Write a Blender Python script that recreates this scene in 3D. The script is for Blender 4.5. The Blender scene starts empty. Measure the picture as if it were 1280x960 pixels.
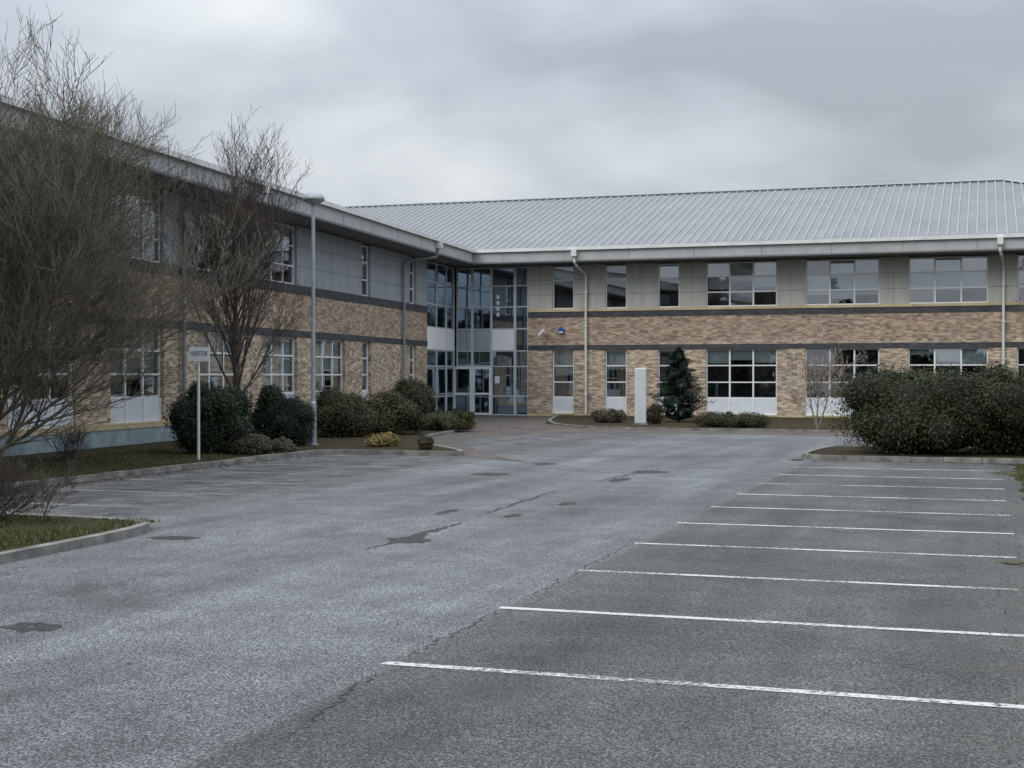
import bpy, math, random
import numpy as np
from mathutils import Vector, Matrix
random.seed(7); rng=np.random.default_rng(11)
D=bpy.data; SC=bpy.context.scene
def link(o,parent=None):
    SC.collection.objects.link(o)
    if parent is not None: o.parent=parent
    return o
def empty(name,M=None):
    o=D.objects.new(name,None); o.empty_display_size=.3
    if M is not None: o.matrix_world=M
    return link(o)
# ---------- survey helpers (metres; +Y runs along the bay row, +X along the right wing) ----------
C18,S18=.949,.3156
def G(px,py,h=1.9):
    z=1775*h/(py-470); r=(px-640)/1775*z
    return (C18*r-S18*z, S18*r+C18*z)
def wx(px,Y=64.2):
    t=(px-640)/1775; z=Y/(C18+S18*t); return z*(C18*t-S18)
# ---------- materials ----------
class NT:
    def __init__(s,name):
        s.m=D.materials.new(name); s.m.use_nodes=True; s.t=s.m.node_tree; s.n=s.t.nodes; s.l=s.t.links
        s.b=s.n['Principled BSDF']; s.out=s.n['Material Output']
    def add(s,ty,**k):
        n=s.n.new(ty)
        for a,v in k.items():
            setattr(n,a,v)
        return n
    def con(s,a,b): s.l.new(a,b)
    def coord(s,kind='Object'):
        return s.add('ShaderNodeTexCoord').outputs[kind]
    def noise(s,scale,detail=4,rough=.55,vec=None,dist=0):
        n=s.add('ShaderNodeTexNoise'); n.inputs['Scale'].default_value=scale; n.inputs['Detail'].default_value=detail
        n.inputs['Roughness'].default_value=rough; n.inputs['Distortion'].default_value=dist
        if vec is not None: s.con(vec,n.inputs['Vector'])
        return n.outputs['Fac']
    def ramp(s,fac,stops):
        n=s.add('ShaderNodeValToRGB'); e=n.color_ramp.elements
        while len(e)<len(stops): e.new(.5)
        for i,(p,c) in enumerate(stops):
            e[i].position=p; e[i].color=(c[0],c[1],c[2],1) if hasattr(c,'__len__') else (c,c,c,1)
        s.con(fac,n.inputs['Fac']); return n.outputs['Color']
    def mix(s,fac,a,b,mode='MIX'):
        n=s.add('ShaderNodeMix',data_type='RGBA',blend_type=mode)
        for i,v in ((0,fac),(6,a),(7,b)):
            if isinstance(v,bpy.types.NodeSocket): s.con(v,n.inputs[i])
            elif i==0: n.inputs[0].default_value=v
            else:
                if not hasattr(v,'__len__'): v=(v,v,v)
                n.inputs[i].default_value=(v[0],v[1],v[2],1)
        return n.outputs[2]
    def math(s,op,a,b=0,c=None,clamp=False):
        n=s.add('ShaderNodeMath',operation=op,use_clamp=clamp)
        for i,v in enumerate((a,b,c)):
            if v is None: continue
            if isinstance(v,bpy.types.NodeSocket): s.con(v,n.inputs[i])
            else: n.inputs[i].default_value=v
        return n.outputs[0]
    def bump(s,h,st=.3,dist=.01):
        n=s.add('ShaderNodeBump'); n.inputs['Strength'].default_value=st; n.inputs['Distance'].default_value=dist
        s.con(h,n.inputs['Height']); s.con(n.outputs[0],s.b.inputs['Normal'])
    def base(s,c):
        if isinstance(c,bpy.types.NodeSocket): s.con(c,s.b.inputs['Base Color'])
        else: s.b.inputs['Base Color'].default_value=(c[0],c[1],c[2],1)
    def pr(s,rough=.7,metal=0,spec=.3):
        s.b.inputs['Roughness'].default_value=rough; s.b.inputs['Metallic'].default_value=metal
        s.b.inputs['Specular IOR Level'].default_value=spec
def simple(name,c,rough=.7,metal=0,spec=.3,var=.15,scale=3,streak=False):
    t=NT(name); co=t.coord()
    if streak:
        mp=t.add('ShaderNodeMapping'); mp.inputs['Scale'].default_value=(4,4,.5); t.con(co,mp.inputs[0]); co=mp.outputs[0]
    f=t.noise(scale,3,.6,co)
    d=[x*(1-var) for x in c]; b=[min(1,x*(1+var)) for x in c]
    t.base(t.ramp(f,[(.3,d),(.7,b)])); t.pr(rough,metal,spec); return t.m

# asphalt
def asphalt():
    t=NT('asphalt'); co=t.coord()
    sp=t.noise(62,2,.7,co); sp2=t.noise(20,2,.6,co); big=t.noise(.22,4,.6,co); mid=t.noise(1.6,4,.65,co)
    sep=t.add('ShaderNodeSeparateXYZ'); t.con(co,sep.inputs[0])
    wob=t.math('MULTIPLY',t.math('SUBTRACT',mid,.5),.22)
    x=t.math('ADD',sep.outputs[0],wob)
    bays=t.math('MULTIPLY_ADD',x,9.0,3.74*9.0,clamp=True)   # newer surfacing under right-hand bays
    left=t.math('MULTIPLY_ADD',x,-.7,-10.3*.7,clamp=True)   # and left-hand bays
    lane=t.ramp(big,[(.34,(.082,.086,.090)),(.64,(.136,.142,.148))])
    bay=t.ramp(big,[(.34,(.050,.050,.050)),(.64,(.088,.088,.087))])
    lb=t.ramp(mid,[(.36,(.050,.048,.046)),(.64,(.105,.104,.102))])
    c=t.mix(bays,lane,bay); c=t.mix(t.math('MULTIPLY',left,.85),c,lb)
    c=t.mix(.75,c,t.ramp(mid,[(.3,.68),(.7,1.24)]),'MULTIPLY')
    c=t.mix(1,c,t.ramp(sp,[(.36,.32),(.5,.92),(.62,2.4)]),'MULTIPLY')
    c=t.mix(.5,c,t.ramp(sp2,[(.35,.68),(.65,1.32)]),'MULTIPLY')
    mp=t.add('ShaderNodeMapping'); mp.inputs['Scale'].default_value=(1.0,.06,1); t.con(co,mp.inputs[0])
    st=t.noise(1,3,.6,mp.outputs[0]); c=t.mix(.9,c,t.ramp(st,[(.32,.66),(.68,1.25)]),'MULTIPLY')
    dm=t.noise(.5,5,.74,co,.6); c=t.mix(1,c,t.ramp(dm,[(.36,.6),(.44,1)]),'MULTIPLY')
    ms2=t.math('MULTIPLY',t.math('MULTIPLY_ADD',x,1.0,.35,clamp=True),t.ramp(mid,[(.5,0),(.6,.7)]))
    c=t.mix(ms2,c,(.055,.053,.028))
    t.base(c)
    t.con(t.ramp(dm,[(.36,.5),(.46,.82)]),t.b.inputs['Roughness']); t.b.inputs['Specular IOR Level'].default_value=.4
    t.bump(t.math('ADD',sp,t.math('MULTIPLY',sp2,.6)),.7,.008)
    return t.m
M_asph=asphalt()
def paving():
    t=NT('block_paving'); co=t.coord()
    br=t.add('ShaderNodeTexBrick'); br.inputs['Scale'].default_value=1; br.inputs['Brick Width'].default_value=.2; br.inputs['Row Height'].default_value=.1
    br.inputs['Mortar Size'].default_value=.006; t.con(co,br.inputs['Vector'])
    br.inputs['Color1'].default_value=(.14,.115,.098,1); br.inputs['Color2'].default_value=(.09,.078,.07,1); br.inputs['Mortar'].default_value=(.05,.045,.04,1)
    c=t.mix(.8,br.outputs['Color'],t.ramp(t.noise(.9,4,.6,co),[(.3,.6),(.7,1.3)]),'MULTIPLY')
    t.base(c); t.pr(.85); t.bump(br.outputs['Fac'],-.3,.005); return t.m
M_pav=paving()
def patchm(name,c0,c1,sc,lo,hi):
    t=NT(name); co=t.coord(); f=t.noise(45,3,.6,co); t.base(t.ramp(f,[(.35,c0),(.7,c1)])); t.pr(.7)
    al=t.ramp(t.noise(sc,5,.72,co),[(lo,0),(hi,1)]); t.con(al,t.b.inputs['Alpha']); return t.m
M_patch=patchm('tar_patch',(.018,.018,.018),(.062,.06,.058),9,.38,.47)
M_moss=patchm('moss',(.04,.042,.014),(.09,.09,.035),5,.46,.56)
def paint(name,stops,gs,col):
    t=NT(name); co=t.coord()
    a=t.math('ADD',t.noise(28,4,.75,co),t.math('MULTIPLY',t.noise(gs,3,.6,co),.7))
    t.base(col); t.pr(.6)
    t.con(t.ramp(a,stops),t.b.inputs['Alpha']); return t.m
M_paint=paint('worn_road_paint',[(.62,.95),(.84,.78),(.95,.1)],1.3,(.66,.66,.65))
M_paint2=paint('faded_road_paint',[(.6,.75),(.88,.4),(1.0,.0)],1.1,(.55,.55,.54))
def grassm(name,g1,g2,soil,thr=.5):
    t=NT(name); co=t.coord()
    g=t.ramp(t.noise(14,4,.7,co),[(.3,g1),(.7,g2)])
    c=t.mix(t.ramp(t.noise(.9,5,.7,co),[(thr-.08,0),(thr+.08,1)]),g,t.ramp(t.noise(22,3,.7,co),[(.35,[x*.5 for x in soil]),(.7,[x*1.5 for x in soil])]))
    t.base(c); t.pr(.95,0,.1); t.bump(t.noise(18,4,.8,co),1,.05); return t.m
M_grass=grassm('grass',(.03,.04,.014),(.075,.08,.033),(.06,.05,.03),.52)
M_bed=grassm('planting_bed_soil',(.035,.038,.018),(.07,.068,.032),(.06,.045,.03),.45)
M_kerb=simple('kerb_concrete',(.19,.185,.17),.85,var=.5,scale=3.2)
def brickm():
    t=NT('buff_brick'); co=t.coord(); sep=t.add('ShaderNodeSeparateXYZ'); t.con(co,sep.inputs[0])
    cb=t.add('ShaderNodeCombineXYZ'); t.con(t.math('ADD',sep.outputs[0],sep.outputs[1]),cb.inputs[0]); t.con(sep.outputs[2],cb.inputs[1])
    br=t.add('ShaderNodeTexBrick'); br.inputs['Scale'].default_value=1; br.inputs['Brick Width'].default_value=.225; br.inputs['Row Height'].default_value=.075
    br.inputs['Mortar Size'].default_value=.010; br.inputs['Bias'].default_value=-.08; t.con(cb.outputs[0],br.inputs['Vector'])
    br.inputs['Color1'].default_value=(.54,.425,.29,1); br.inputs['Color2'].default_value=(.20,.125,.095,1); br.inputs['Mortar'].default_value=(.44,.41,.36,1)
    sp=t.math('MULTIPLY_ADD',sep.outputs[2],4,-3.35*4,clamp=True)
    c=t.mix(t.math('MULTIPLY',sp,.38),br.outputs['Color'],(.28,.185,.145))
    c=t.mix(.7,c,t.ramp(t.noise(.7,4,.6,co),[(.3,.8),(.7,1.15)]),'MULTIPLY')
    v=t.add('ShaderNodeMapping'); v.inputs['Scale'].default_value=(1/.225,1/.075,1); t.con(cb.outputs[0],v.inputs[0])
    vn=t.add('ShaderNodeTexVoronoi',feature='F1'); vn.inputs['Scale'].default_value=1; vn.inputs['Randomness'].default_value=.35; t.con(v.outputs[0],vn.inputs['Vector'])
    sc=t.add('ShaderNodeSeparateColor'); t.con(vn.outputs['Color'],sc.inputs[0])
    c=t.mix(.85,c,t.ramp(sc.outputs[0],[(0,.58),(.5,1),(1,1.33)]),'MULTIPLY')
    t.base(c); t.pr(.88); t.bump(br.outputs['Fac'],-.4,.008); return t.m
M_brick=brickm()
def bandm(name,c1,c2,w=.225,h=.075):
    t=NT(name); co=t.coord(); sep=t.add('ShaderNodeSeparateXYZ'); t.con(co,sep.inputs[0])
    cb=t.add('ShaderNodeCombineXYZ'); t.con(t.math('ADD',sep.outputs[0],sep.outputs[1]),cb.inputs[0]); t.con(sep.outputs[2],cb.inputs[1])
    br=t.add('ShaderNodeTexBrick'); br.inputs['Scale'].default_value=1; br.inputs['Brick Width'].default_value=w; br.inputs['Row Height'].default_value=h
    br.inputs['Mortar Size'].default_value=.007; t.con(cb.outputs[0],br.inputs['Vector'])
    br.inputs['Color1'].default_value=(*c1,1); br.inputs['Color2'].default_value=(*c2,1); br.inputs['Mortar'].default_value=(*[x*.6 for x in c1],1)
    t.base(t.mix(.5,br.outputs['Color'],t.ramp(t.noise(1.5,4,.6,co),[(.3,.7),(.7,1.25)]),'MULTIPLY')); t.pr(.85); return t.m
M_dark=bandm('blue_engineering_brick',(.085,.09,.10),(.05,.053,.06))
M_yel=bandm('cream_brick_course',(.56,.47,.30),(.48,.39,.25),.225,.3)
M_clad=simple('cladding_panel',(.42,.42,.39),.6,var=.1,scale=1.2,streak=True)
M_cladL=simple('cladding_panel_grey',(.31,.34,.375),.6,var=.1,scale=1.2,streak=True)
M_joint=simple('panel_joint',(.17,.17,.165),.9)  # dark grey of the strips along panel joints
M_plinth=simple('painted_plinth',(.25,.31,.34),.75,var=.25,scale=2.5)
M_frame=simple('window_frame_white',(.74,.76,.77),.4,var=.05)
M_frameg=simple('curtain_wall_frame',(.54,.58,.60),.4,var=.05)
M_panel=simple('white_infill_panel',(.62,.66,.71),.45,var=.06)
M_panelw=simple('white_spandrel_panel',(.90,.91,.93),.4,var=.02)
M_fascia=simple('fascia_metal',(.40,.415,.42),.5,var=.1,scale=1.5)
M_gutter=simple('gutter_metal',(.68,.69,.68),.45,var=.12,scale=2)
M_soffit=simple('soffit',(.17,.18,.19),.7,var=.08)
M_pipe=simple('downpipe_paint',(.62,.63,.61),.5,var=.1)
M_pipeg=simple('downpipe_grey',(.25,.275,.30),.5,var=.1)
M_int=simple('interior_plaster',(.36,.37,.37),.8)
M_intd=simple('interior_carpet',(.08,.085,.09),.9)
M_blind=simple('window_blind',(.66,.68,.68),.8,var=.08)
def roofm():
    t=NT('roof_sheeting'); co=t.coord()
    c=t.ramp(t.noise(.5,4,.6,co),[(.3,(.18,.19,.207)),(.7,(.24,.25,.268))])
    c=t.mix(.6,c,t.ramp(t.noise(6,3,.7,co),[(.3,.78),(.7,1.15)]),'MULTIPLY')
    t.base(c); t.pr(.5,.2,.35); return t.m
M_roof=roofm()
M_rib=simple('roof_rib',(.32,.33,.35),.5,.1,var=.12)
def glassm(name,refl,tint,rc=(.86,.93,1)):
    t=NT(name); t.n.remove(t.b)
    g=t.add('ShaderNodeBsdfGlossy'); g.inputs['Color'].default_value=(*rc,1); g.inputs['Roughness'].default_value=.015
    tr=t.add('ShaderNodeBsdfTransparent'); tr.inputs['Color'].default_value=(*tint,1)
    lw=t.add('ShaderNodeLayerWeight'); lw.inputs['Blend'].default_value=.35
    f=t.math('MULTIPLY_ADD',lw.outputs['Fresnel'],.6,refl,clamp=True)
    bp=t.add('ShaderNodeBump'); bp.inputs['Strength'].default_value=.06; bp.inputs['Distance'].default_value=.02
    t.con(t.noise(.9,1,.5,t.coord()),bp.inputs['Height']); t.con(bp.outputs[0],g.inputs['Normal'])
    mx=t.add('ShaderNodeMixShader'); t.con(f,mx.inputs[0]); t.con(tr.outputs[0],mx.inputs[1]); t.con(g.outputs[0],mx.inputs[2])
    t.con(mx.outputs[0],t.out.inputs['Surface']); return t.m
M_glass=glassm('window_glass',.25,(.70,.77,.78),(.92,.96,1))
M_glassb=glassm('atrium_glass',.40,(.48,.58,.64),(.76,.88,1))
M_steel=simple('galvanised_steel',(.36,.40,.43),.45,.4,var=.15)
M_white=simple('white_paint',(.80,.82,.84),.4,var=.03)
M_pylon=simple('pylon_paint',(.60,.62,.64),.5,var=.08)
M_blue=simple('alarm_box_blue',(.03,.10,.35),.4,var=.05)
M_ink=simple('sign_lettering',(.02,.06,.15),.6,var=.02)
M_lens=simple('lamp_diffuser',(.55,.56,.55),.3,var=.05)
M_bark=simple('bark',(.105,.09,.075),.9,var=.35,scale=9)
M_barkr=simple('bark_reddish',(.078,.062,.055),.9,var=.35,scale=9)
M_barkl=simple('bark_tan',(.17,.15,.115),.9,var=.35,scale=9)
M_barkw=simple('bark_pale',(.30,.26,.23),.9,var=.3,scale=9)
def leafm(name,dark,mid,light):
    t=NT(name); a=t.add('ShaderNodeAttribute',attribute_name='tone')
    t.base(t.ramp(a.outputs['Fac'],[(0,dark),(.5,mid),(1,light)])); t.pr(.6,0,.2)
    return t.m
L_hedge=leafm('hedge_leaves',(.012,.016,.008),(.046,.055,.022),(.10,.105,.045))
L_dark=leafm('dark_shrub_leaves',(.008,.015,.009),(.024,.042,.022),(.065,.085,.045))
L_olive=leafm('olive_shrub_leaves',(.02,.02,.01),(.068,.060,.032),(.14,.13,.065))
L_yel=leafm('golden_shrub_leaves',(.06,.055,.02),(.24,.19,.07),(.45,.36,.14))
L_brown=leafm('heather_leaves',(.03,.025,.02),(.10,.085,.06),(.19,.16,.12))
L_grass=leafm('grass_blades',(.035,.036,.012),(.072,.082,.03),(.16,.145,.07))
L_far=leafm('distant_foliage',(.008,.012,.006),(.02,.028,.015),(.05,.055,.03))
L_con=leafm('conifer_needles',(.008,.018,.012),(.022,.042,.028),(.06,.09,.055))
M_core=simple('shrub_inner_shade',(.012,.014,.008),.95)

# ---------- mesh building ----------
class MB:
    def __init__(s): s.v=[];s.f=[];s.mi=[];s.ms=[]
    def mid(s,m):
        if m not in s.ms: s.ms.append(m)
        return s.ms.index(m)
    def poly(s,pts,m):
        b=len(s.v); s.v+= [tuple(p) for p in pts]; s.f.append(tuple(range(b,b+len(pts)))); s.mi.append(s.mid(m))
    def box(s,x0,x1,y0,y1,z0,z1,m):
        b=len(s.v); k=s.mid(m)
        s.v+=[(x0,y0,z0),(x1,y0,z0),(x1,y1,z0),(x0,y1,z0),(x0,y0,z1),(x1,y0,z1),(x1,y1,z1),(x0,y1,z1)]
        for f in ((0,3,2,1),(4,5,6,7),(0,1,5,4),(1,2,6,5),(2,3,7,6),(3,0,4,7)):
            s.f.append(tuple(b+i for i in f)); s.mi.append(k)
    def tube(s,pts,rad,k,m):
        mi=s.mid(m); n=len(pts); b=len(s.v)
        for i in range(n):
            p=Vector(pts[i]); d=(Vector(pts[min(i+1,n-1)])-Vector(pts[max(i-1,0)])).normalized()
            if i==0: u=d.orthogonal().normalized()
            else: u=(pu-d*pu.dot(d)).normalized()
            pu=u; w=d.cross(u); r=rad[i] if hasattr(rad,'__len__') else rad
            for j in range(k):
                a=2*math.pi*j/k; q=p+(u*math.cos(a)+w*math.sin(a))*r; s.v.append((q.x,q.y,q.z))
        for i in range(n-1):
            for j in range(k):
                j2=(j+1)%k; s.f.append((b+i*k+j,b+i*k+j2,b+(i+1)*k+j2,b+(i+1)*k+j)); s.mi.append(mi)
        if k>4:
            s.f.append(tuple(b+j for j in range(k))[::-1]); s.mi.append(mi)
            s.f.append(tuple(b+(n-1)*k+j for j in range(k))); s.mi.append(mi)
    def lathe(s,c,prof,k,m):
        b=len(s.v); mi=s.mid(m)
        for (r,z) in prof:
            for j in range(k):
                a=2*math.pi*j/k; s.v.append((c[0]+r*math.cos(a),c[1]+r*math.sin(a),c[2]+z))
        for i in range(len(prof)-1):
            for j in range(k):
                j2=(j+1)%k; s.f.append((b+i*k+j,b+i*k+j2,b+(i+1)*k+j2,b+(i+1)*k+j)); s.mi.append(mi)
    def obj(s,name,parent=None,M=None,smooth=False,bevel=0):
        me=D.meshes.new(name); me.from_pydata(s.v,[],s.f)
        for m in s.ms: me.materials.append(m)
        me.polygons.foreach_set('material_index',s.mi)
        if smooth: me.polygons.foreach_set('use_smooth',[True]*len(s.f))
        me.update(); o=D.objects.new(name,me); link(o,parent)
        if parent is None and M is not None: o.matrix_world=M
        elif M is not None: o.matrix_local=M
        if bevel:
            bm=o.modifiers.new('bevel','BEVEL'); bm.width=bevel; bm.segments=2; bm.limit_method='ANGLE'
        return o
def leafmesh(name,P,N,size,tone,mat,parent=None,aspect=.55,core=None):
    n=len(P); R=rng.normal(size=(n,3)); N=N/np.maximum(1e-6,np.linalg.norm(N,axis=1,keepdims=True))
    T=np.cross(N,R); T/=np.maximum(1e-6,np.linalg.norm(T,axis=1,keepdims=True)); B=np.cross(N,T)
    sz=(size*(.6+.8*rng.random(n)))[:,None]
    V=np.empty((n,4,3)); V[:,0]=P-T*sz*.5; V[:,1]=P+B*sz*aspect*.5+N*sz*.12; V[:,2]=P+T*sz*.5; V[:,3]=P-B*sz*aspect*.5+N*sz*.12
    V=V.reshape(-1,3); tn=np.repeat(tone,4); idx=np.arange(n*4)
    cv=[];cf=[]
    if core is not None: cv,cf=core
    nc=len(cv); tot=len(V)+nc
    me=D.meshes.new(name)
    me.vertices.add(tot); co=np.vstack([V,np.array(cv).reshape(-1,3)]) if nc else V
    me.vertices.foreach_set('co',co.ravel())
    allidx=np.concatenate([idx,(np.array(cf).ravel()+n*4)]) if nc else idx
    me.loops.add(len(allidx)); me.loops.foreach_set('vertex_index',allidx.astype(np.int32))
    nfc=n+len(cf); me.polygons.add(nfc); me.polygons.foreach_set('loop_start',np.arange(0,nfc*4,4,dtype=np.int32))
    me.materials.append(mat); me.materials.append(M_core)
    mi=np.zeros(nfc,dtype=np.int32); mi[n:]=1; me.polygons.foreach_set('material_index',mi)
    me.update(calc_edges=True)
    at=me.attributes.new('tone','FLOAT','POINT'); full=np.zeros(tot); full[:len(tn)]=tn; at.data.foreach_set('value',full.astype(np.float32))
    me.validate(); o=D.objects.new(name,me); link(o,parent); return o
def sph_core(cs,rs,k=8):
    v=[];f=[]
    for c,r in zip(cs,rs):
        b=len(v)
        for i in range(k//2+1):
            th=math.pi*(i+.001)/(k//2+.002)
            for j in range(k):
                a=2*math.pi*j/k; v.append((c[0]+r[0]*math.sin(th)*math.cos(a),c[1]+r[1]*math.sin(th)*math.sin(a),max(.0,c[2]+r[2]*math.cos(th))))
        for i in range(k//2):
            for j in range(k):
                j2=(j+1)%k; f.append((b+i*k+j,b+(i+1)*k+j,b+(i+1)*k+j2,b+i*k+j2))
    return v,f
def bush(name,x,y,rx,ry,h,n,leaf,mat,lobes=26,box=2.0,z0=.05,rot=0,lob=(.22,.38)):
    cs=[];rs=[]
    hz=h/2
    while len(cs)<lobes:
        u=rng.uniform(-1,1,3); u[2]=u[2] if u[2]>0 else u[2]*.9
        d=(abs(u[0])**box+abs(u[1])**box+(abs(u[2])**box if u[2]>0 else 0))**(1/box)
        if d<.97:
            s=rng.uniform(*lob); m=min(rx,ry,hz)
            R=np.array([s*m*1.5,s*m*1.5,s*m*1.4])
            c=np.array([u[0]*(rx-R[0]*.8),u[1]*(ry-R[1]*.8),hz+u[2]*(hz-R[2]*.8)])
            cs.append(c);rs.append(R)
    nb=max(1,int(round(rx/ry)))
    for i in range(nb):
        cx=(-1+(2*i+1)/nb)*rx; cs.append(np.array([cx*.86,0,hz*.8])); rs.append(np.array([rx/nb*1.0*(.8 if nb==1 else 1.15),ry*.8,hz*.95]))
    cs=np.array(cs);rs=np.array(rs)
    w=(rs[:,0]*rs[:,2]); w/=w.sum(); li=rng.choice(len(cs),n,p=w)
    d=rng.normal(size=(n,3)); d/=np.linalg.norm(d,axis=1,keepdims=True)
    rad=1+rng.normal(0,.08,n)-.2*rng.random(n)**3+ (rng.random(n)<.03)*rng.random(n)*.35
    P=cs[li]+d*rs[li]*rad[:,None]
    dep=np.full(n,9.)
    for c,r in zip(cs,rs):
        q=np.linalg.norm((P-c)/r,axis=1); dep=np.minimum(dep,q)
    keep=(dep>.74)&(P[:,2]>.0)
    P=P[keep]; d=d[keep]; li=li[keep]; dep=dep[keep]
    N=d+rng.normal(0,.5,d.shape)+np.array([0,0,.3])
    lt=rng.random(len(cs))*.4
    tone=np.clip(.14+lt[li]+rng.normal(0,.12,len(P))+.2*rng.random(len(P))**2+ (dep-.9)*.6,0,1)  # leaves darker deep in the lobes, inner shade put into their colour
    cr,sr=math.cos(rot),math.sin(rot)
    def tf(A):
        A=np.array(A,dtype=float); B=A.copy(); B[:,0]=A[:,0]*cr-A[:,1]*sr+x; B[:,1]=A[:,0]*sr+A[:,1]*cr+y; B[:,2]=A[:,2]+z0; return B
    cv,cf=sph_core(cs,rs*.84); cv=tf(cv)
    NN=N.copy(); NN[:,0]=N[:,0]*cr-N[:,1]*sr; NN[:,1]=N[:,0]*sr+N[:,1]*cr
    return leafmesh(name,tf(P),NN,leaf,tone,mat,core=(cv,cf))
def bare(name,x,y,z0,spec,seed,mat,trunk_r,trunk_L,stems=1,up=.25,twr=.004,spread=.0,limb=.5):
    """spec: list per level of (children, length, angle deg, start fraction)"""
    R=random.Random(seed); mb=MB()
    def rv(): return Vector((R.gauss(0,1),R.gauss(0,1),R.gauss(0,1))).normalized()
    def br(p,d,L,r,lv):
        n=5 if lv==0 else (5 if lv==1 else 4 if lv==2 else 3)
        pts=[p.copy()]; rad=[r]; dirs=[d.copy()]
        for i in range(n):
            d=(d+rv()*(.10 if lv<2 else .16)+Vector((0,0,up*(.35 if lv else .1)))).normalized()
            p=p+d*(L/n); pts.append(p.copy()); f=(i+1)/n; rad.append(max(twr*.6,r*(1-f*(.55 if lv==0 else .8)))); dirs.append(d.copy())
        mb.tube(pts,rad,7 if lv==0 else 5 if lv==1 else 3,mat)
        if lv<len(spec):
            cn,cl,ca,cs=spec[lv]
            for c in range(cn):
                f=cs+(1-cs)*((c+R.random())/cn); q=f*n; i=min(n-1,int(q)); pp=pts[i].lerp(pts[i+1],q-i); dd=dirs[i+1]
                ax=dd.orthogonal().normalized(); ax.rotate(Matrix.Rotation((c*2.4+R.random()*1.2) if lv==0 else R.random()*6.283,3,dd))
                a=math.radians(ca*R.uniform(.6,1.3)); nd=(dd*math.cos(a)+ax*math.sin(a)).normalized()
                if nd.z<-.1: nd.z=.1; nd.normalize()
                rr=(rad[i]*(1-(q-i))+rad[i+1]*(q-i))*(limb if lv==0 else .62)
                br(pp,nd,cl*R.uniform(.6,1.15)*(1.15-.45*f),max(twr,rr),lv+1)
    for s in range(stems):
        d=Vector((R.gauss(0,spread),R.gauss(0,spread),1)).normalized()
        br(Vector((x+R.gauss(0,.05)*stems*.3,y+R.gauss(0,.05)*stems*.3,z0)),d,trunk_L*R.uniform(.85,1.1),trunk_r,0)
    return mb.obj(name)

# ---------- world, sun, camera ----------
W=D.worlds.new('World'); SC.world=W; W.use_nodes=True
n=W.node_tree.nodes; l=W.node_tree.links; n.clear()
def wn(t,**k):
    a=n.new(t)
    for q,v in k.items(): setattr(a,q,v)
    return a
sunv=Vector((-.42,-.72,.75)).normalized()
sky=wn('ShaderNodeTexSky',sky_type='NISHITA',sun_disc=False); sky.sun_elevation=math.asin(sunv.z); sky.sun_rotation=math.atan2(sunv.x,sunv.y); sky.air_density=1.5; sky.dust_density=3
bg1=wn('ShaderNodeBackground'); bg1.inputs[1].default_value=.08; l.new(sky.outputs[0],bg1.inputs[0])
tc=wn('ShaderNodeTexCoord'); sp=wn('ShaderNodeSeparateXYZ'); l.new(tc.outputs['Generated'],sp.inputs[0])
def wm(op,a,b=0,c=0,clamp=False):
    q=wn('ShaderNodeMath',operation=op,use_clamp=clamp)
    for i,v in enumerate((a,b,c)):
        if isinstance(v,bpy.types.NodeSocket): l.new(v,q.inputs[i])
        else: q.inputs[i].default_value=v
    return q.outputs[0]
zc=wm('MAXIMUM',sp.outputs[2],0.0); den=wm('ADD',zc,.42)
cb=wn('ShaderNodeCombineXYZ'); l.new(wm('DIVIDE',sp.outputs[0],den),cb.inputs[0]); l.new(wm('DIVIDE',sp.outputs[1],den),cb.inputs[1]); l.new(wm('MULTIPLY',zc,2.2),cb.inputs[2])
mp=wn('ShaderNodeMapping'); mp.inputs['Location'].default_value=(5.3,2.45,.3); l.new(cb.outputs[0],mp.inputs[0])
nz=wn('ShaderNodeTexNoise'); nz.inputs['Scale'].default_value=2.1; nz.inputs['Detail'].default_value=6; nz.inputs['Roughness'].default_value=.47; nz.inputs['Distortion'].default_value=.15; l.new(mp.outputs[0],nz.inputs['Vector'])
rp=wn('ShaderNodeValToRGB'); e=rp.color_ramp.elements
e[0].position=.36; e[0].color=(.41,.45,.51,1); e[1].position=.66; e[1].color=(.78,.82,.84,1)
m=e.new(.5); m.color=(.56,.61,.68,1)
l.new(nz.outputs['Fac'],rp.inputs[0])
gain=wm('MULTIPLY_ADD',wm('MAXIMUM',wm('SUBTRACT',zc,.22),0),2.7,wm('MULTIPLY_ADD',wm('MINIMUM',zc,.22),.9,.90))
vm=wn('ShaderNodeVectorMath',operation='SCALE'); l.new(rp.outputs[0],vm.inputs[0]); l.new(gain,vm.inputs['Scale'])
bg2=wn('ShaderNodeBackground'); bg2.inputs[1].default_value=1.0; l.new(vm.outputs[0],bg2.inputs[0])
mx=wn('ShaderNodeMixShader'); mx.inputs[0].default_value=.94; l.new(bg1.outputs[0],mx.inputs[1]); l.new(bg2.outputs[0],mx.inputs[2])
wo=wn('ShaderNodeOutputWorld'); l.new(mx.outputs[0],wo.inputs[0])
sl=D.lights.new('sun','SUN'); sl.energy=1.35; sl.angle=math.radians(30); sl.color=(1,.95,.88)
so=D.objects.new('sun',sl); link(so); so.rotation_euler=(-sunv).to_track_quat('-Z','Y').to_euler(); so.location=(0,0,40)
cam=D.cameras.new('camera'); cam.sensor_width=36; cam.lens=36*1775/1280; cam.clip_end=3000; cam.clip_start=.1
co=D.objects.new('camera',cam); link(co); co.location=(0,0,1.9); co.rotation_euler=(math.radians(90-.32),0,math.radians(18.4)); SC.camera=co
SC.view_settings.view_transform='Standard'; SC.view_settings.look='None'; SC.view_settings.exposure=0

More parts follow.
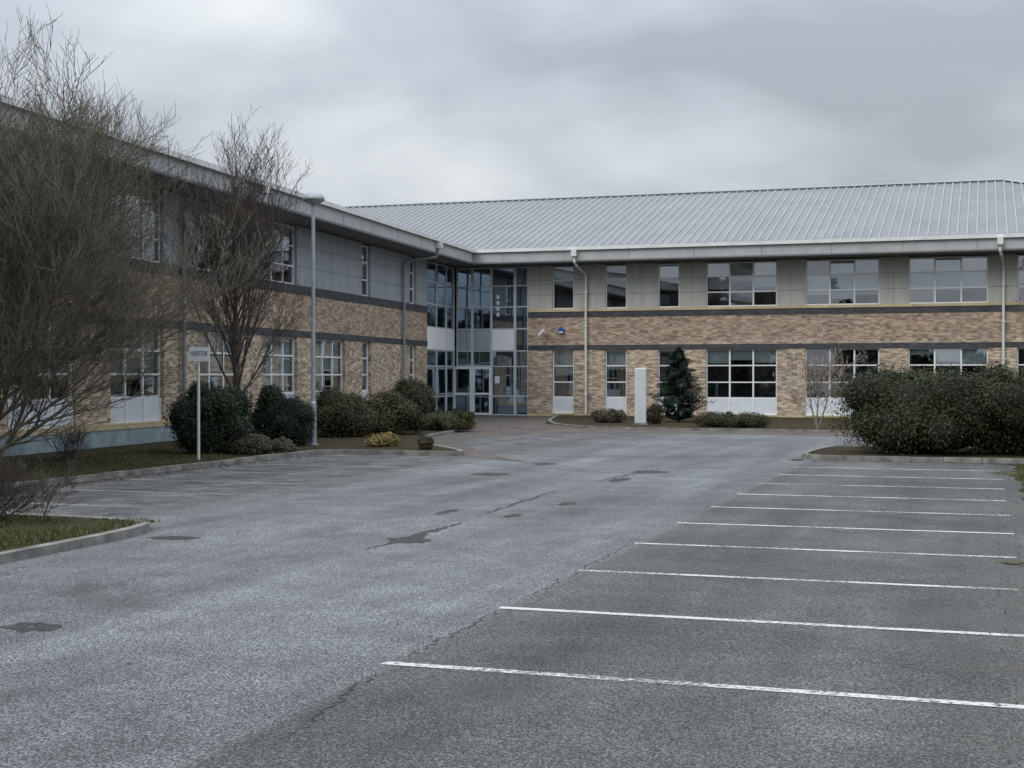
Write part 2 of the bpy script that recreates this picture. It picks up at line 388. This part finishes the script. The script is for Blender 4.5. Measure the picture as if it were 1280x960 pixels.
# ---------- ground ----------
def sheet(name,pts,z,mat,parent=None):
    import bmesh
    bm=bmesh.new(); vs=[bm.verts.new((p[0],p[1],z)) for p in pts]; es=[bm.edges.new((vs[i],vs[(i+1)%len(vs)])) for i in range(len(vs))]
    bmesh.ops.triangle_fill(bm,use_beauty=True,use_dissolve=False,edges=es,normal=(0,0,1))
    for f in bm.faces:
        if f.normal.z<0: f.normal_flip()
    me=D.meshes.new(name); bm.to_mesh(me); bm.free(); me.materials.append(mat); o=D.objects.new(name,me); return link(o,parent)
def rect(x0,x1,y0,y1): return [(x0,y0),(x1,y0),(x1,y1),(x0,y1)]
def smooth(pts,it=2):
    for _ in range(it):
        q=[pts[0]]
        for a,b in zip(pts[:-1],pts[1:]):
            q.append((a[0]*.75+b[0]*.25,a[1]*.75+b[1]*.25)); q.append((a[0]*.25+b[0]*.75,a[1]*.25+b[1]*.75))
        q.append(pts[-1]); pts=q
    return pts
sheet('ground',rect(-900,900,-900,900),0,M_grass)
sheet('car_park_road',rect(-15.5,22,-30,49),.004,M_asph)
inner=smooth([(-9.6,29.9),(-11.0,31.8),(-12.5,34.5),(-14.4,38.5),(-15.2,42.4),(-13.5,45.4),(-9.7,46.4),(-5.5,46.0),(2,45.4),(22,45.2)])
outer=smooth([(-11.7,31.7),(-14.0,35),(-15.5,38),(-16.3,41),(-16.7,44),(-19.4,50),(-22.4,57)])
sheet('footpath',inner+[(22,48.6),(-4,48.6),(-10,48.9),(-14,49.8),(-16.6,54),(-19.2,64.1),(-24.0,64.1),(-23.4,57.5)]+outer[::-1]+[(-10.6,30.4)],.008,M_pav)
def kerb(name,pts,z=.11,w=.13,parent=None):
    mb=MB(); P=[Vector((p[0],p[1])) for p in pts]; n=len(P); L=[];Rr=[]
    for i in range(n):
        d=(P[min(i+1,n-1)]-P[max(i-1,0)]).normalized(); nn=Vector((-d.y,d.x)); L.append(P[i]+nn*w/2); Rr.append(P[i]-nn*w/2)
    for i in range(n-1):
        ln=(P[i+1]-P[i]).length; k=max(1,int(ln/.92))
        for s in range(k):
            f0,f1=s/k,(s+1)/k-(.012/ln if ln>.6 else 0); dz=random.uniform(-.012,.006) if ln>.6 else 0
            a,b=L[i].lerp(L[i+1],f0),L[i].lerp(L[i+1],f1); c,d=Rr[i].lerp(Rr[i+1],f1),Rr[i].lerp(Rr[i+1],f0)
            kk=len(mb.v); mi=mb.mid(M_kerb)
            for q in (a,b,c,d): mb.v.append((q.x,q.y,0.0))
            for q in (a,b,c,d): mb.v.append((q.x,q.y,z+dz))
            for f in ((4,7,6,5),(0,4,5,1),(3,2,6,7),(0,3,7,4),(1,5,6,2)): mb.f.append(tuple(kk+j for j in f)); mb.mi.append(mi)
    return mb.obj(name,parent)
lk=[(-15.45,15.6),(-15.45,31.2)]+smooth([(-15.4,31.2),(-15.2,31.5),(-14,31.55),(-12.2,31.5),(-11.7,31.9),(-14.0,35),(-15.5,38),(-16.3,41),(-16.7,44)])
sheet('planting_bed',lk+[(-19.4,50),(-22.4,57),(-23.75,59.0),(-18.9,3),(-18.9,-20),(-15.45,-20)],.085,M_bed)
kerb('kerb',lk)
isl=smooth([(-9.25,-20),(-9.35,8),(-9.5,12.5),(-9.6,14.9),(-10.1,15.5),(-12,15.6),(-15.3,15.6)],3)
sheet('grass_island',isl+[(-15.3,-20)],.08,M_grass)
kerb('kerb',isl,.1)
rk=smooth([(22,32.6),(4,32.6),(-3.2,32.6),(-3.9,33.0),(-4.0,34),(-3.8,37.2),(-3.2,37.6),(4,37.6),(22,37.6)],3)
sheet('planting_bed',rk,.085,M_bed); kerb('kerb',rk)
fb=[(22,48.7),(-4,48.7),(-10,49.0),(-14,49.9),(-16.6,54.1),(-19.0,63.9)]
sheet('planting_bed',smooth(fb)+[(22,64.1)],.06,M_bed); kerb('kerb',smooth(fb),.09)
vk=[(.85,-30),(.85,5),(.78,11),(.72,15)]
yv=16.0
while yv<32.5: vk.append((.66-.008*(yv-16)+random.uniform(-.10,.10),yv)); yv+=.35
vk.append((.5,32.5))
sheet('grass_verge',vk+[(22,32.5),(22,-30)],.012,M_grass)
# bay markings
mb=MB()
for i in range(0,10):
    y=8.62+2.36*i; xe=.33+random.uniform(-.05,.02)
    mb.poly([(-3.76,y-.05,.0085),(xe,y-.05,.0085),(xe,y+.05,.0085),(-3.76,y+.05,.0085)],M_paint)
mb.obj('bay_markings')
mb=MB()
for i in range(6):
    y=17.75+2.36*i; mb.poly([(-15.2,y-.05,.0085),(-11.4,y-.05,.0085),(-11.4,y+.05,.0085),(-15.2,y+.05,.0085)],M_paint2)
mb.obj('bay_markings')
# tar patches and manhole covers
mb=MB()
def patch(px,py,w,h,k=22,ang=0,m=None,z=.0075):
    c=G(px,py); pts=[]
    for i in range(k):
        a=2*math.pi*i/k; r=random.uniform(.65,1.15); pts.append((c[0]+w*r*math.cos(a)*math.cos(ang)-h*r*math.sin(a)*math.sin(ang),c[1]+w*r*math.cos(a)*math.sin(ang)+h*r*math.sin(a)*math.cos(ang),z))
    mb.poly(pts,m or M_patch)
for a in [(38,785,.22,.2),(512,676,.28,.34),(215,673,.35,.2),(613,593,.42,.35),(812,590,.35,.5),(775,600,.2,.6),(709,630,.14,.3),(640,645,.12,.3),(560,640,.10,.4),(680,580,.3,.4)]: patch(*a)  # leftmost two patches stand for manhole covers
def crack(p0,p1,w):
    a=G(*p0); b=G(*p1); N=40; L=[];R=[]
    for i in range(N+1):
        f=i/N; ww=w*random.uniform(.35,1)*math.sin(math.pi*min(max(f,.03),.97))
        x=a[0]+(b[0]-a[0])*f+random.uniform(-.04,.04); y=a[1]+(b[1]-a[1])*f; L.append((x-ww,y,.007)); R.append((x+ww,y,.007))
    mb.poly(L+R[::-1],M_patch)
crack((455,689),(583,652),.10); crack((590,648),(700,612),.05); crack((740,603),(830,585),.07); crack((350,930),(478,836),.018); crack((478,836),(640,757),.014); crack((640,757),(800,675),.012)
mb.obj('tar_and_manhole_patches')
mb=MB()
for a in [(1280,706,.32,.22),(1268,592,.5,.7)]: patch(*a,m=M_moss,z=.016)
mb.obj('moss_patches')

# ---------- office building ----------
BLD=empty('office_building')
T=7.12
def facade(mb,x0,x1,strips):
    for z0,z1,mat,ops,pr in strips:
        c=x0; pts=sorted(ops)
        for a,b in pts:
            if a>c: mb.box(c,a,-pr,.3,z0,z1,mat)
            c=b
        if c<x1: mb.box(c,x1,-pr,.3,z0,z1,mat)
def window(mb,gl,a,b,z0,z1,cols,rows,fw=.06,yf=.11,fm=None,blind=None,gm=None):
    fm=fm or M_frame; gm=gm or M_glass
    y1=yf+.07
    mb.box(a,b,yf,y1,z0,z0+fw,fm); mb.box(a,b,yf,y1,z1-fw,z1,fm)
    mb.box(a,a+fw,yf,y1,z0+fw,z1-fw,fm); mb.box(b-fw,b,yf,y1,z0+fw,z1-fw,fm)
    W_=b-a
    for f in cols:
        x=a+W_*f; mb.box(x-fw*.6,x+fw*.6,yf+.002,y1-.002,z0+fw,z1-fw,fm)
    for z in rows: mb.box(a+fw,b-fw,yf+.005,y1-.005,z-fw*.45,z+fw*.45,fm)
    xs=[a+fw]+[a+W_*f for f in cols]+[b-fw]; zs=[z0+fw]+sorted(rows)+[z1-fw]
    for i in range(len(xs)-1):
        for j in range(len(zs)-1):
            t1,t2=random.gauss(0,.006),random.gauss(0,.006); yy=yf+.035
            gl.poly([(xs[i],yy-t1-t2,zs[j]),(xs[i+1],yy+t1-t2,zs[j]),(xs[i+1],yy+t1+t2,zs[j+1]),(xs[i],yy-t1+t2,zs[j+1])],gm)
    if blind:
        for i in range(len(xs)-1):
            bl=min(.97,max(.08,blind+random.uniform(-.12,.12)))
            mb.box(xs[i]+.03,xs[i+1]-.03,.24,.25,z1-(z1-z0)*bl,z1-.02,M_blind)
WIDE=[(882,971),(1006,1099),(1135,1235),(1271,1376)]
NAR=[(690,717),(756,783),(822,849)]
MR=Matrix.Translation((0,64.2,0))
X0,X1=wx(660),11.4
wide=[(wx(a),wx(b)) for a,b in WIDE]
nar=[(wx(a),wx(b)) for a,b in NAR]
extra=[(6.3,9.4)]
mb=MB(); gl=MB()
ops=nar+wide+extra
facade(mb,X0,X1,[(0,.13,M_yel,[],.03),(.13,3.13,M_brick,ops,0),(3.13,3.36,M_dark,[],.02),(3.36,4.66,M_brick,[],0),(4.66,4.93,M_dark,[],.02),(4.93,5.05,M_yel,[],.05),(5.05,T,M_clad,ops,0)])
ub=[.3,.15,.55,.5,.8,.62,.6,.5]; lb_=[.5,.35,None,.18,None,.25,None,.3]
for i,(a,b) in enumerate(ops):
    w=b-a>2; cols=[.335,.665] if w else []
    window(mb,gl,a,b,5.05,T-.05,cols,[5.72,6.42] if w else [6.42],blind=ub[i])
    mb.box(a,b,.10,.22,.13,.88,M_panel)
    for f in [0]+cols+[1]:
        x=a+(b-a)*f; mb.box(max(a,x-.035),min(b,x+.035),.075,.10,.13,.88,M_frame)
    mb.box(a,b,.068,.10,.13,.19,M_frame)
    window(mb,gl,a,b,.88,3.13,cols,[1.62,2.38],blind=lb_[i])
    mb.box(a-.02,b+.02,-.055,.10,.09,.15,M_yel)
edges=[X0]+[v for ab in sorted(ops) for v in ab]+[X1]
for k in range(0,len(edges),2):
    a,b=edges[k],edges[k+1]
    for z in (5.72,6.42): mb.box(a+.002,b-.002,-.004,.0,z,z+.018,M_joint)
    if b-a>.5: mb.box((a+b)/2-.008,(a+b)/2+.008,-.003,0,5.06,T,M_joint)
xa=wx(702); mb.box(xa-.13,xa+.13,-.12,0,3.92,4.12,M_blue); mb.poly([(xa-.13,-.12,4.12),(xa+.13,-.12,4.12),(xa,-.12,4.24)],M_blue); mb.poly([(xa-.1,-.123,3.93),(xa+.1,-.123,3.93),(xa+.1,-.123,3.99),(xa-.1,-.123,3.99)],M_white)
xc=wx(680); mb.tube([(xc-.16,-.35,3.82),(xc+.12,-.35,4.08)],.07,8,M_white); mb.tube([(xc,0,3.9),(xc,-.33,3.95)],.025,6,M_white)
mb.obj('right_wing_walls',BLD,MR); gl.obj('right_wing_glazing',BLD,MR)
mb=MB()
mb.box(X0,X1-.31,.31,7,3.16,3.34,M_int); mb.box(-34,X1-.31,.31,7,T,T+.05,M_int); mb.box(-34,X1-.31,7,7.1,0,T,M_int); mb.box(-34,X1-.31,.31,7,.015,.03,M_intd); mb.box(X0,X1-.31,.31,6.9,3.34,3.36,M_intd)
for x in (-14,-5,3,9): mb.box(x,x+.1,.9,6.9,.03,3.16,M_int)
for x in (-17,-8,0): mb.box(x,x+.1,.9,6.9,3.36,T,M_int)
mb.box(X1-.3,X1,.31,21,0,T,M_brick); mb.box(-34,X1-.3,20.7,21,0,T,M_brick)
mb.obj('right_wing_interior',BLD,MR)
# atrium glazing
mb=MB(); gl=MB()
XC=-24.2
zz=[3.1,4.15,5.2,6.2]
def cw(a,b,skip=0,panel=False):
    window(mb,gl,a,b,.02 if not skip else 2.36,T-.02,[],[z for z in ([] if skip else [.95,2.36])+zz],fw=.06,yf=.05,fm=M_frameg,gm=M_glassb)
    if panel: mb.box(a+.05,b-.05,.036,.048,3.13,4.12,M_panelw)
xd0,xd1=wx(566),wx(613.5)
cw(XC,(xd0+xd1)/2,1); cw((xd0+xd1)/2,xd1,1); cw(xd1,wx(643),0,True); cw(wx(643),X0)
for s,(a,b) in enumerate(((xd0,(xd0+xd1)/2-.01),((xd0+xd1)/2+.01,xd1))):
    window(mb,gl,a,b,.03,2.35,[],[1.05],fw=.11,yf=.03,fm=M_white,gm=M_glassb)
    hx=b-.16 if s==0 else a+.16; mb.tube([(hx,-.05,.8),(hx,-.05,1.4)],.018,6,M_steel)
xn=wx(621); mb.box(xn-.12,xn+.12,.03,.048,1.55,1.9,M_white)
for k in range(4): mb.box(wx(622)-.07,wx(622)+.07,.03,.045,4.75+k*.28,4.93+k*.28,M_white)
mb.box(-23.5,-21.3,2.2,2.3,3.25,3.33,M_lens); mb.box(-23.6,-21.2,3,3.6,.03,1.1,M_blind)
mb.obj('entrance_frames',BLD,MR); gl.obj('entrance_glazing',BLD,MR)
# left wing
LA=4.6
ML=Matrix.Translation((-24.1,62.9,0))@Matrix.Rotation(math.radians(90+LA),4,'Z')
mb=MB(); gl=MB(); LX0,LX1=-52,-3.4
lw=[(-16.9,-13.9),(-21.5,-18.6),(-26.2,-23.2),(-31.2,-28.3),(-35.8,-32.9),(-40.5,-37.6),(-45.2,-42.3),(-49.9,-47)]
ln=[(-12.0,-11.0),(-5.95,-5.0)]
lowo=lw+ln; upo=lw[1:]+ln
facade(mb,LX0,LX1,[(0,.5,M_plinth,[],.05),(.5,.65,M_yel,[],.07),(.65,3.25,M_brick,lowo,0),(3.25,3.48,M_dark,[],.02),(3.48,4.74,M_brick,[],0),(4.74,5.05,M_dark,[],.02),(5.05,T,M_cladL,upo,0)])
for i,(a,b) in enumerate(lowo):
    w=b-a>2; cols=[.335,.665] if w else []
    mb.box(a,b,.10,.22,.65,1.3,M_panel)
    for f in [0]+cols+[1]:
        x=a+(b-a)*f; mb.box(max(a,x-.035),min(b,x+.035),.075,.10,.65,1.3,M_frame)
    window(mb,gl,a,b,1.3,3.25,cols,[1.95,2.6],blind=[.7,.85,.5,.75,.6,.8,.5,.5,.8,.8][i])  # extra blinds added to pale the panes, standing in for reflected sky
for i,(a,b) in enumerate(upo):
    w=b-a>2; cols=[.335,.665] if w else []
    window(mb,gl,a,b,5.05,T-.05,cols,[5.7,6.4],blind=[.5,.3,.65,.4,.5,.3,.3,.6,.6][i])  # blinds added here too, for paler panes
ed=[LX0]+[v for ab in sorted(upo) for v in ab]+[LX1]
for k in range(0,len(ed),2):
    a,b=ed[k],ed[k+1]
    for z in (5.72,6.42): mb.box(a+.002,b-.002,-.004,.0,z,z+.018,M_joint)
    nn=max(1,int((b-a)/1.5))
    for q in range(1,nn): x=a+(b-a)*q/nn; mb.box(x-.008,x+.008,-.003,0,5.06,T,M_joint)
mb.obj('left_wing_walls',BLD,ML); gl.obj('left_wing_glazing',BLD,ML)
mb=MB()
mb.box(LX0+.31,LX1,.31,7,3.27,3.45,M_int); mb.box(LX0+.31,7,.31,7,T+.002,T+.05,M_int); mb.box(LX0+.31,0,7,7.1,0,T,M_int); mb.box(LX0+.31,LX1,.31,7,.015,.03,M_intd)
for x in (-47,-37,-27.5,-17.5,-9): mb.box(x,x+.1,.9,6.9,.03,T,M_int)
mb.box(LX0,LX0+.3,.31,21,0,T,M_brick); mb.box(LX0+.3,10,20.7,21,0,T,M_brick)
mb.obj('left_wing_interior',BLD,ML)
mb=MB(); gl=MB()
window(mb,gl,LX1,-.1,.02,T-.02,[.52],[.95,2.36]+zz,fw=.06,yf=.05,fm=M_frameg,gm=M_glassb)
mb.box(LX1+.06,-.15,.036,.048,3.13,4.12,M_panelw)
window(mb,gl,-.1,1.22,.02,T-.02,[],[.95,2.36]+zz,fw=.06,yf=.05,fm=M_frameg,gm=M_glassb)
mb.box(-.05,1.17,.036,.048,3.13,4.12,M_panelw)
mb.obj('entrance_side_frames',BLD,ML); gl.obj('entrance_side_glazing',BLD,ML)
# ---- roof ----
EZ,RZ=7.80,11.6
d=Vector((math.sin(math.radians(LA)),-math.cos(math.radians(LA)))); nrm=Vector((math.cos(math.radians(LA)),math.sin(math.radians(LA))))
EC=Vector((-22.8,62.7)); NE=EC+d*58; 
q0=EC-nrm*12; kk_=(74.7-q0.y)/(-d.y); J=q0-d*kk_; RE=Vector((.93,74.7)); EE=Vector((12.9,62.7))
RN=NE-nrm*12
rf=MB()
def v3(p,z): return (p[0],p[1],z)
rf.poly([v3(EC,EZ),v3(EE,EZ),v3(RE,RZ),v3(J,RZ)],M_roof)
rf.poly([v3(NE,EZ),v3(EC,EZ),v3(J,RZ),v3(RN,RZ)],M_roof)
B1=Vector((12.9,86.7)); JB=J+Vector((-13,12)); NB=RN-nrm*12
rf.poly([v3(EE,EZ),v3(B1,EZ),v3(RE,RZ)],M_roof)
rf.poly([v3(RE,RZ),v3(B1,EZ),v3(JB,EZ),v3(J,RZ)],M_roof)
rf.poly([v3(J,RZ),v3(JB,EZ),v3(NB,EZ),v3(RN,RZ)],M_roof)
rf.poly([v3(NE,EZ),v3(RN,RZ),v3(NB,EZ)],M_brick)
def rib(a,za,b,zb,w=.05,h=.055):
    A=Vector((a[0],a[1],za)); B=Vector((b[0],b[1],zb)); dd=(B-A).normalized(); s=dd.cross(Vector((0,0,1))).normalized(); u=s.cross(dd)
    b0=len(rf.v); k=rf.mid(M_rib)
    for P in (A,B):
        for q in (s*w*1.1,s*w*.5+u*h,-s*w*.5+u*h,-s*w*1.1): rf.v.append(tuple(P+q+u*.002))
    for f in ((0,1,5,4),(1,2,6,5),(2,3,7,6),(0,3,2,1)): rf.f.append(tuple(b0+i for i in f)); rf.mi.append(k)
x=J.x+.3; vx=-22.8-J.x
while x<12.8:
    y0=62.7 if x>=-22.8 else 62.7+(-22.8-x)*12/vx
    y1=74.7 if x<=.93 else 74.7-(x-.93)*12/11.97
    if y1-y0>.2: rib((x,y0),EZ+(y0-62.7)/12*(RZ-EZ),(x,y1),EZ+(y1-62.7)/12*(RZ-EZ))
    x+=.40
k=-13.0
jx=(J-EC).dot(-d)
while k<58:
    a0=EC+d*k
    t0=0 if k>=0 else (-k)/jx*12
    if 12-t0>.2: rib(a0-nrm*t0,EZ+t0/12*(RZ-EZ),a0-nrm*12,RZ)
    k+=.42
yy=63.0
while yy<86.5:
    t=min(yy-62.7,86.7-yy); rib((12.9,yy),EZ,(12.9-t*11.97/12,yy),EZ+t/12*(RZ-EZ)); yy+=.42
for a,za,b,zb in ((J,RZ,RE,RZ),(RE,RZ,EE,EZ),(J,RZ,RN,RZ),(RE,RZ,B1,EZ)): rib(a,za+.03,b,zb+.03,.16,.07)
rf.obj('roof_slopes',BLD)
def eave(mb,x0,x1,ye,wall=0.0):
    mb.box(x0,x1,ye,ye+.06,T+.03,EZ-.12,M_fascia)
    mb.box(x0,x1,ye+.06,wall+.3,T+.03,T+.06,M_soffit)
    mb.box(x0,x1,ye-.13,ye+.0,EZ-.13,EZ+.02,M_gutter)
    mb.box(x0,x1,ye-.02,ye+.0,T+.03,T+.10,M_soffit)
    x=x0+1.5
    while x<x1: mb.box(x-.01,x+.01,ye-.004,ye,T+.11,EZ-.14,M_joint); x+=3.0
e1=MB(); eave(e1,-22.8,12.9,-1.5); e1.box(-22.8,12.9,.31,1.2,T+.06,EZ+.15,M_soffit); e1.obj('right_wing_eaves',BLD,MR)
e2=MB(); eave(e2,-58,0.05,-1.3)
e2.box(-24.5,-24.2,-1.45,-1.3,EZ-.33,EZ-.12,M_gutter); e2.obj('left_wing_eaves',BLD,ML)
e3=MB(); e3.poly([(-22.9,62.75,T+.04),(-22.9,64.5,T+.04),(-26,64.5,T+.04),(-26,58,T+.04),(-22.5,58,T+.04)][::-1],M_soffit); e3.obj('corner_soffit',BLD)
dp=MB()
for px in (733,1254):
    x=wx(px); dp.tube([(x-.15,-1.56,EZ-.1),(x-.15,-1.56,T-.0),(x-.1,-1.4,T-.15),(x,-.2,T-.45),(x,-.12,T-.6),(x,-.12,.1)],.06,10,M_pipe)
    for z in (1,2.6,4.2,5.8): dp.box(x-.09,x+.09,-.19,-.02,z,z+.05,M_pipe)
    dp.box(x-.27,x-.03,-1.72,-1.5,EZ-.42,EZ-.10,M_pipe)
dp.obj('downpipes',BLD,MR)
dp=MB()
for x in (-7.1,-27.3):
    dp.tube([(x+.9,-1.36,EZ-.1),(x+.9,-1.36,T),(x+.85,-1.25,T-.12),(x+.2,-.2,T-.3),(x,-.12,T-.5),(x,-.12,.1)],.06,10,M_pipeg)
    dp.box(x+.77,x+1.02,-1.55,-1.31,EZ-.42,EZ-.10,M_pipe)
dp.obj('left_downpipes',BLD,ML)

# ---------- street furniture ----------
LP=empty('street_lamp',Matrix.Translation((-16.8,33.9,.08)))
mb=MB(); mb.lathe((0,0,0),[(.14,0),(.14,.02),(.085,.03),(.08,1.1),(.055,1.16),(.048,6.2),(.045,6.35)],14,M_steel); mb.box(-.05,.05,-.09,-.075,.5,.95,M_steel)
mb.obj('column',LP,smooth=False)
mb=MB(); mb.lathe((0.02,0,0),[(.05,6.3),(.09,6.38),(.10,6.42),(.27,6.44),(.29,6.47),(.27,6.55),(.19,6.63),(.07,6.68),(.001,6.69)],20,M_steel); mb.lathe((0.02,0,0),[(.001,6.36),(.16,6.37),(.25,6.435)],20,M_lens)
mb.obj('lantern',LP,smooth=True)
VS=empty('visitor_sign',Matrix.Translation((-16.15,27.0,.08))@Matrix.Rotation(math.radians(16),4,'Z'))
mb=MB(); mb.tube([(0.02,0,0),(0.02,0,2.28)],.032,10,M_pipe); mb.obj('post',VS)
mb=MB(); mb.box(-.18,.28,-.05,-.035,2.14,2.44,M_white); mb.box(-.02,.1,-.035,-.028,2.25,2.3,M_steel); mb.obj('board',VS,bevel=.004)
tx=D.curves.new('lettering','FONT'); tx.body='VISITOR'; tx.size=.118; tx.align_x='CENTER'; tx.align_y='CENTER'; tx.extrude=.001; tx.offset=.001; tx.space_character=1.08; tx.materials.append(M_ink)
to=D.objects.new('lettering',tx); link(to,VS); to.location=(.05,-.054,2.30); to.rotation_euler=(math.radians(90),0,0); to.scale=(.82,1.25,1)
MS=empty('monolith_sign',Matrix.Translation((-12.3,52.3,.05))@Matrix.Rotation(math.radians(30),4,'Z'))
mb=MB(); mb.box(-.21,.21,-.10,.10,.06,2.15,M_pylon); mb.obj('pylon',MS,bevel=.04)
mb=MB(); mb.box(-.25,.25,-.14,.14,0,.06,M_kerb); mb.obj('plinth',MS)

# ---------- planting ----------
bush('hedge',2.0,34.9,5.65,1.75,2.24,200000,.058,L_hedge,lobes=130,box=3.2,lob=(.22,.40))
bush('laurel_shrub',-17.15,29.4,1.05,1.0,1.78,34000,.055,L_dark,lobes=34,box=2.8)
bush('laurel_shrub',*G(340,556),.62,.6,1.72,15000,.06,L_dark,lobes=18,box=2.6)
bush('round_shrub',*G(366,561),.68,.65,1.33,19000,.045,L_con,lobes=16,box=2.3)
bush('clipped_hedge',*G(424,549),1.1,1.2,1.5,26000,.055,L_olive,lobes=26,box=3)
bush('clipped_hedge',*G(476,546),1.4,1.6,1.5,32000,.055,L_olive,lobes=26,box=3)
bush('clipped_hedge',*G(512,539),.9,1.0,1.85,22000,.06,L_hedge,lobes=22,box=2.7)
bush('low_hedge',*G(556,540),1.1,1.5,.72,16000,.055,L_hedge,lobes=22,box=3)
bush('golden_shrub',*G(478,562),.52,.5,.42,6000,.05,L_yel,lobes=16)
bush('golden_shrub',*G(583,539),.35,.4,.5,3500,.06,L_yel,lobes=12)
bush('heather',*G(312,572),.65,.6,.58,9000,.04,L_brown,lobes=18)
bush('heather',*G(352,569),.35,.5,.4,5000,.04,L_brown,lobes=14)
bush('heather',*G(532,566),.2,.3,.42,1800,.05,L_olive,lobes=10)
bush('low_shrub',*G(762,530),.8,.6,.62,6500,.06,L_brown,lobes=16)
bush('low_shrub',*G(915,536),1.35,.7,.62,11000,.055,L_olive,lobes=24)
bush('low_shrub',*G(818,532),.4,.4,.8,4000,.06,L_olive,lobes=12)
def conifer(name,x,y,h,r):
    N=30000; hz=rng.random(N)**1.15; ang=rng.random(N)*6.283; 
    tier=(hz*9+.5*np.sin(ang*2))%1
    prof=np.where(hz<.14,hz/.14*.5+.5,np.maximum(0,(1-hz)/.86)**.8)
    lump=.8+.3*np.sin(ang*5+hz*17)+.26*np.sin(ang*3-hz*31)
    rr=r*prof*lump*(.6+.4*(1-tier))*np.sqrt(rng.random(N)*.7+.3)+.03
    P=np.stack([x+rr*np.cos(ang),y+rr*np.sin(ang),.1+hz*h+rr*.25],1)
    N_=np.stack([np.cos(ang)*.3,np.sin(ang)*.3,np.ones(N)],1)+rng.normal(0,.5,(N,3))
    tone=np.clip(.25+.5*(rr/(r*prof+.05)-.5)+rng.normal(0,.15,N),0,1)  # needle tone darkens towards the trunk, painted inner shade
    e=empty(name); leafmesh('foliage',P,N_,.085,tone,L_con,parent=e,aspect=.35)
    t=MB(); t.tube([(x,y,0),(x,y,h*.95)],[.07,.015],7,M_bark); t.obj('trunk',e)
cx,cy=G(848,529); conifer('conifer_tree',cx,cy,2.95,1.25)
# bare trees
bare('bare_tree',-18.0,22.6,.05,[(46,4.4,58,.02),(14,2.1,36,.08),(10,1.1,36,.08),(5,.5,36,.15)],3,M_barkl,.13,4.1,up=.34,twr=.006,limb=.34)
bare('bare_tree',-18.45,32.8,.05,[(26,3.7,34,.22),(9,1.7,30,.15),(7,.85,32,.15),(3,.42,34,.2)],14,M_barkr,.10,5.2,up=.38,twr=.0058,limb=.4)
bare('sapling',-5.45,49.6,.05,[(6,1.3,44,.3),(7,.75,40,.3),(5,.4,40,.3)],5,M_barkw,.035,1.7,stems=3,up=.12,twr=.008,spread=.2)
bare('bare_tree',2.6,52.0,.05,[(14,2.6,50,.3),(8,1.4,40,.2),(7,.7,40,.15)],15,M_bark,.10,3.8,up=.12,twr=.008)
bare('bare_shrub',*G(82,580),.05,[(7,.5,38,.1),(6,.3,38,.1)],21,M_barkr,.012,.55,stems=9,up=.2,twr=.004,spread=.45)
bare('bare_shrub',-11.75,14.6,.05,[(9,.5,40,.1),(8,.3,40,.1),(3,.12,40,.1)],22,M_barkr,.012,.6,stems=14,up=.15,twr=.003,spread=.6)
def grass(name,fn,n,h,mat=L_grass):
    P=np.array([fn() for _ in range(n)]); 
    ang=rng.random(n)*6.283; hh=h*(.4+.9*rng.random(n)); w=.005+.005*rng.random(n); lean=rng.normal(0,.45,(n,2))*hh[:,None]
    V=np.zeros((n,3,3)); V[:,0,:2]=P[:,:2]-np.stack([np.cos(ang),np.sin(ang)],1)*w[:,None]; V[:,1,:2]=P[:,:2]+np.stack([np.cos(ang),np.sin(ang)],1)*w[:,None]
    V[:,0,2]=V[:,1,2]=P[:,2]; V[:,2,:2]=P[:,:2]+lean; V[:,2,2]=P[:,2]+hh
    me=D.meshes.new(name); me.from_pydata(V.reshape(-1,3).tolist(),[],[(3*i,3*i+1,3*i+2) for i in range(n)])
    at=me.attributes.new('tone','FLOAT','POINT'); at.data.foreach_set('value',np.repeat(np.clip(rng.normal(.45,.22,n),0,1),3).astype(np.float32)); me.materials.append(mat)
    return link(D.objects.new(name,me))
U=random.uniform
def clump(x0,x1,y0,y1,z):
    while True:
        x,y=U(x0,x1),U(y0,y1)
        if math.sin(x*2.1+y)*math.sin(y*1.3-x*.7)+math.sin(x*5.3)*math.sin(y*4.1)*.5>U(-.9,.7): return (x,y,z)
grass('grass_tufts',lambda:clump(-15.2,-9.75,9,15.45,.08),30000,.045)
grass('grass_tufts',lambda:clump(-19.5,-15.6,16,32,.085),26000,.05)
grass('grass_tufts',lambda:clump(.62,3.2,11,32,.012),22000,.05)
def litter(name,fn,n,s,mat):
    P=np.array([fn() for _ in range(n)]); N=np.tile([0,0,1.],(n,1))+rng.normal(0,.25,(n,3)); leafmesh(name,P,N,s,np.clip(rng.normal(.5,.2,n),0,1),mat)
litter('fallen_leaves',lambda:(-15.3+abs(random.gauss(0,.25)),U(15.8,31),.012),900,.05,L_brown)
litter('fallen_leaves',lambda:(-3.9-abs(random.gauss(0,.1)) if random.random()<.3 else U(-4,3),U(32.2,32.5),.012),500,.05,L_brown)
litter('fallen_leaves',lambda:(.6-abs(random.gauss(0,.35)),U(6,32),.014),900,.025,L_brown)
litter('fallen_leaves',lambda:(U(-15,0),U(7,40),.012),120,.035,L_brown)
P=[]
for _ in range(22000):
    k=random.random()
    if k<.45: x=U(-70,90); y=-48+random.gauss(0,2); s=x
    elif k<.75: y=U(-48,110); x=62+random.gauss(0,2); s=y+200
    else: y=U(-60,20); x=-75+random.gauss(0,2); s=y+400
    top=6.5+1.8*math.sin(s*.21)+1.2*math.sin(s*.53+1)+1.0*math.sin(s*1.3)
    P.append((x,y,top*random.random()**.8))
P=np.array(P); leafmesh('distant_trees',P,rng.normal(size=P.shape),1.1,np.clip(rng.normal(.4,.25,len(P)),0,1),L_far,aspect=.8)
print('verts',sum(len(o.data.vertices) for o in D.objects if o.type=='MESH'))
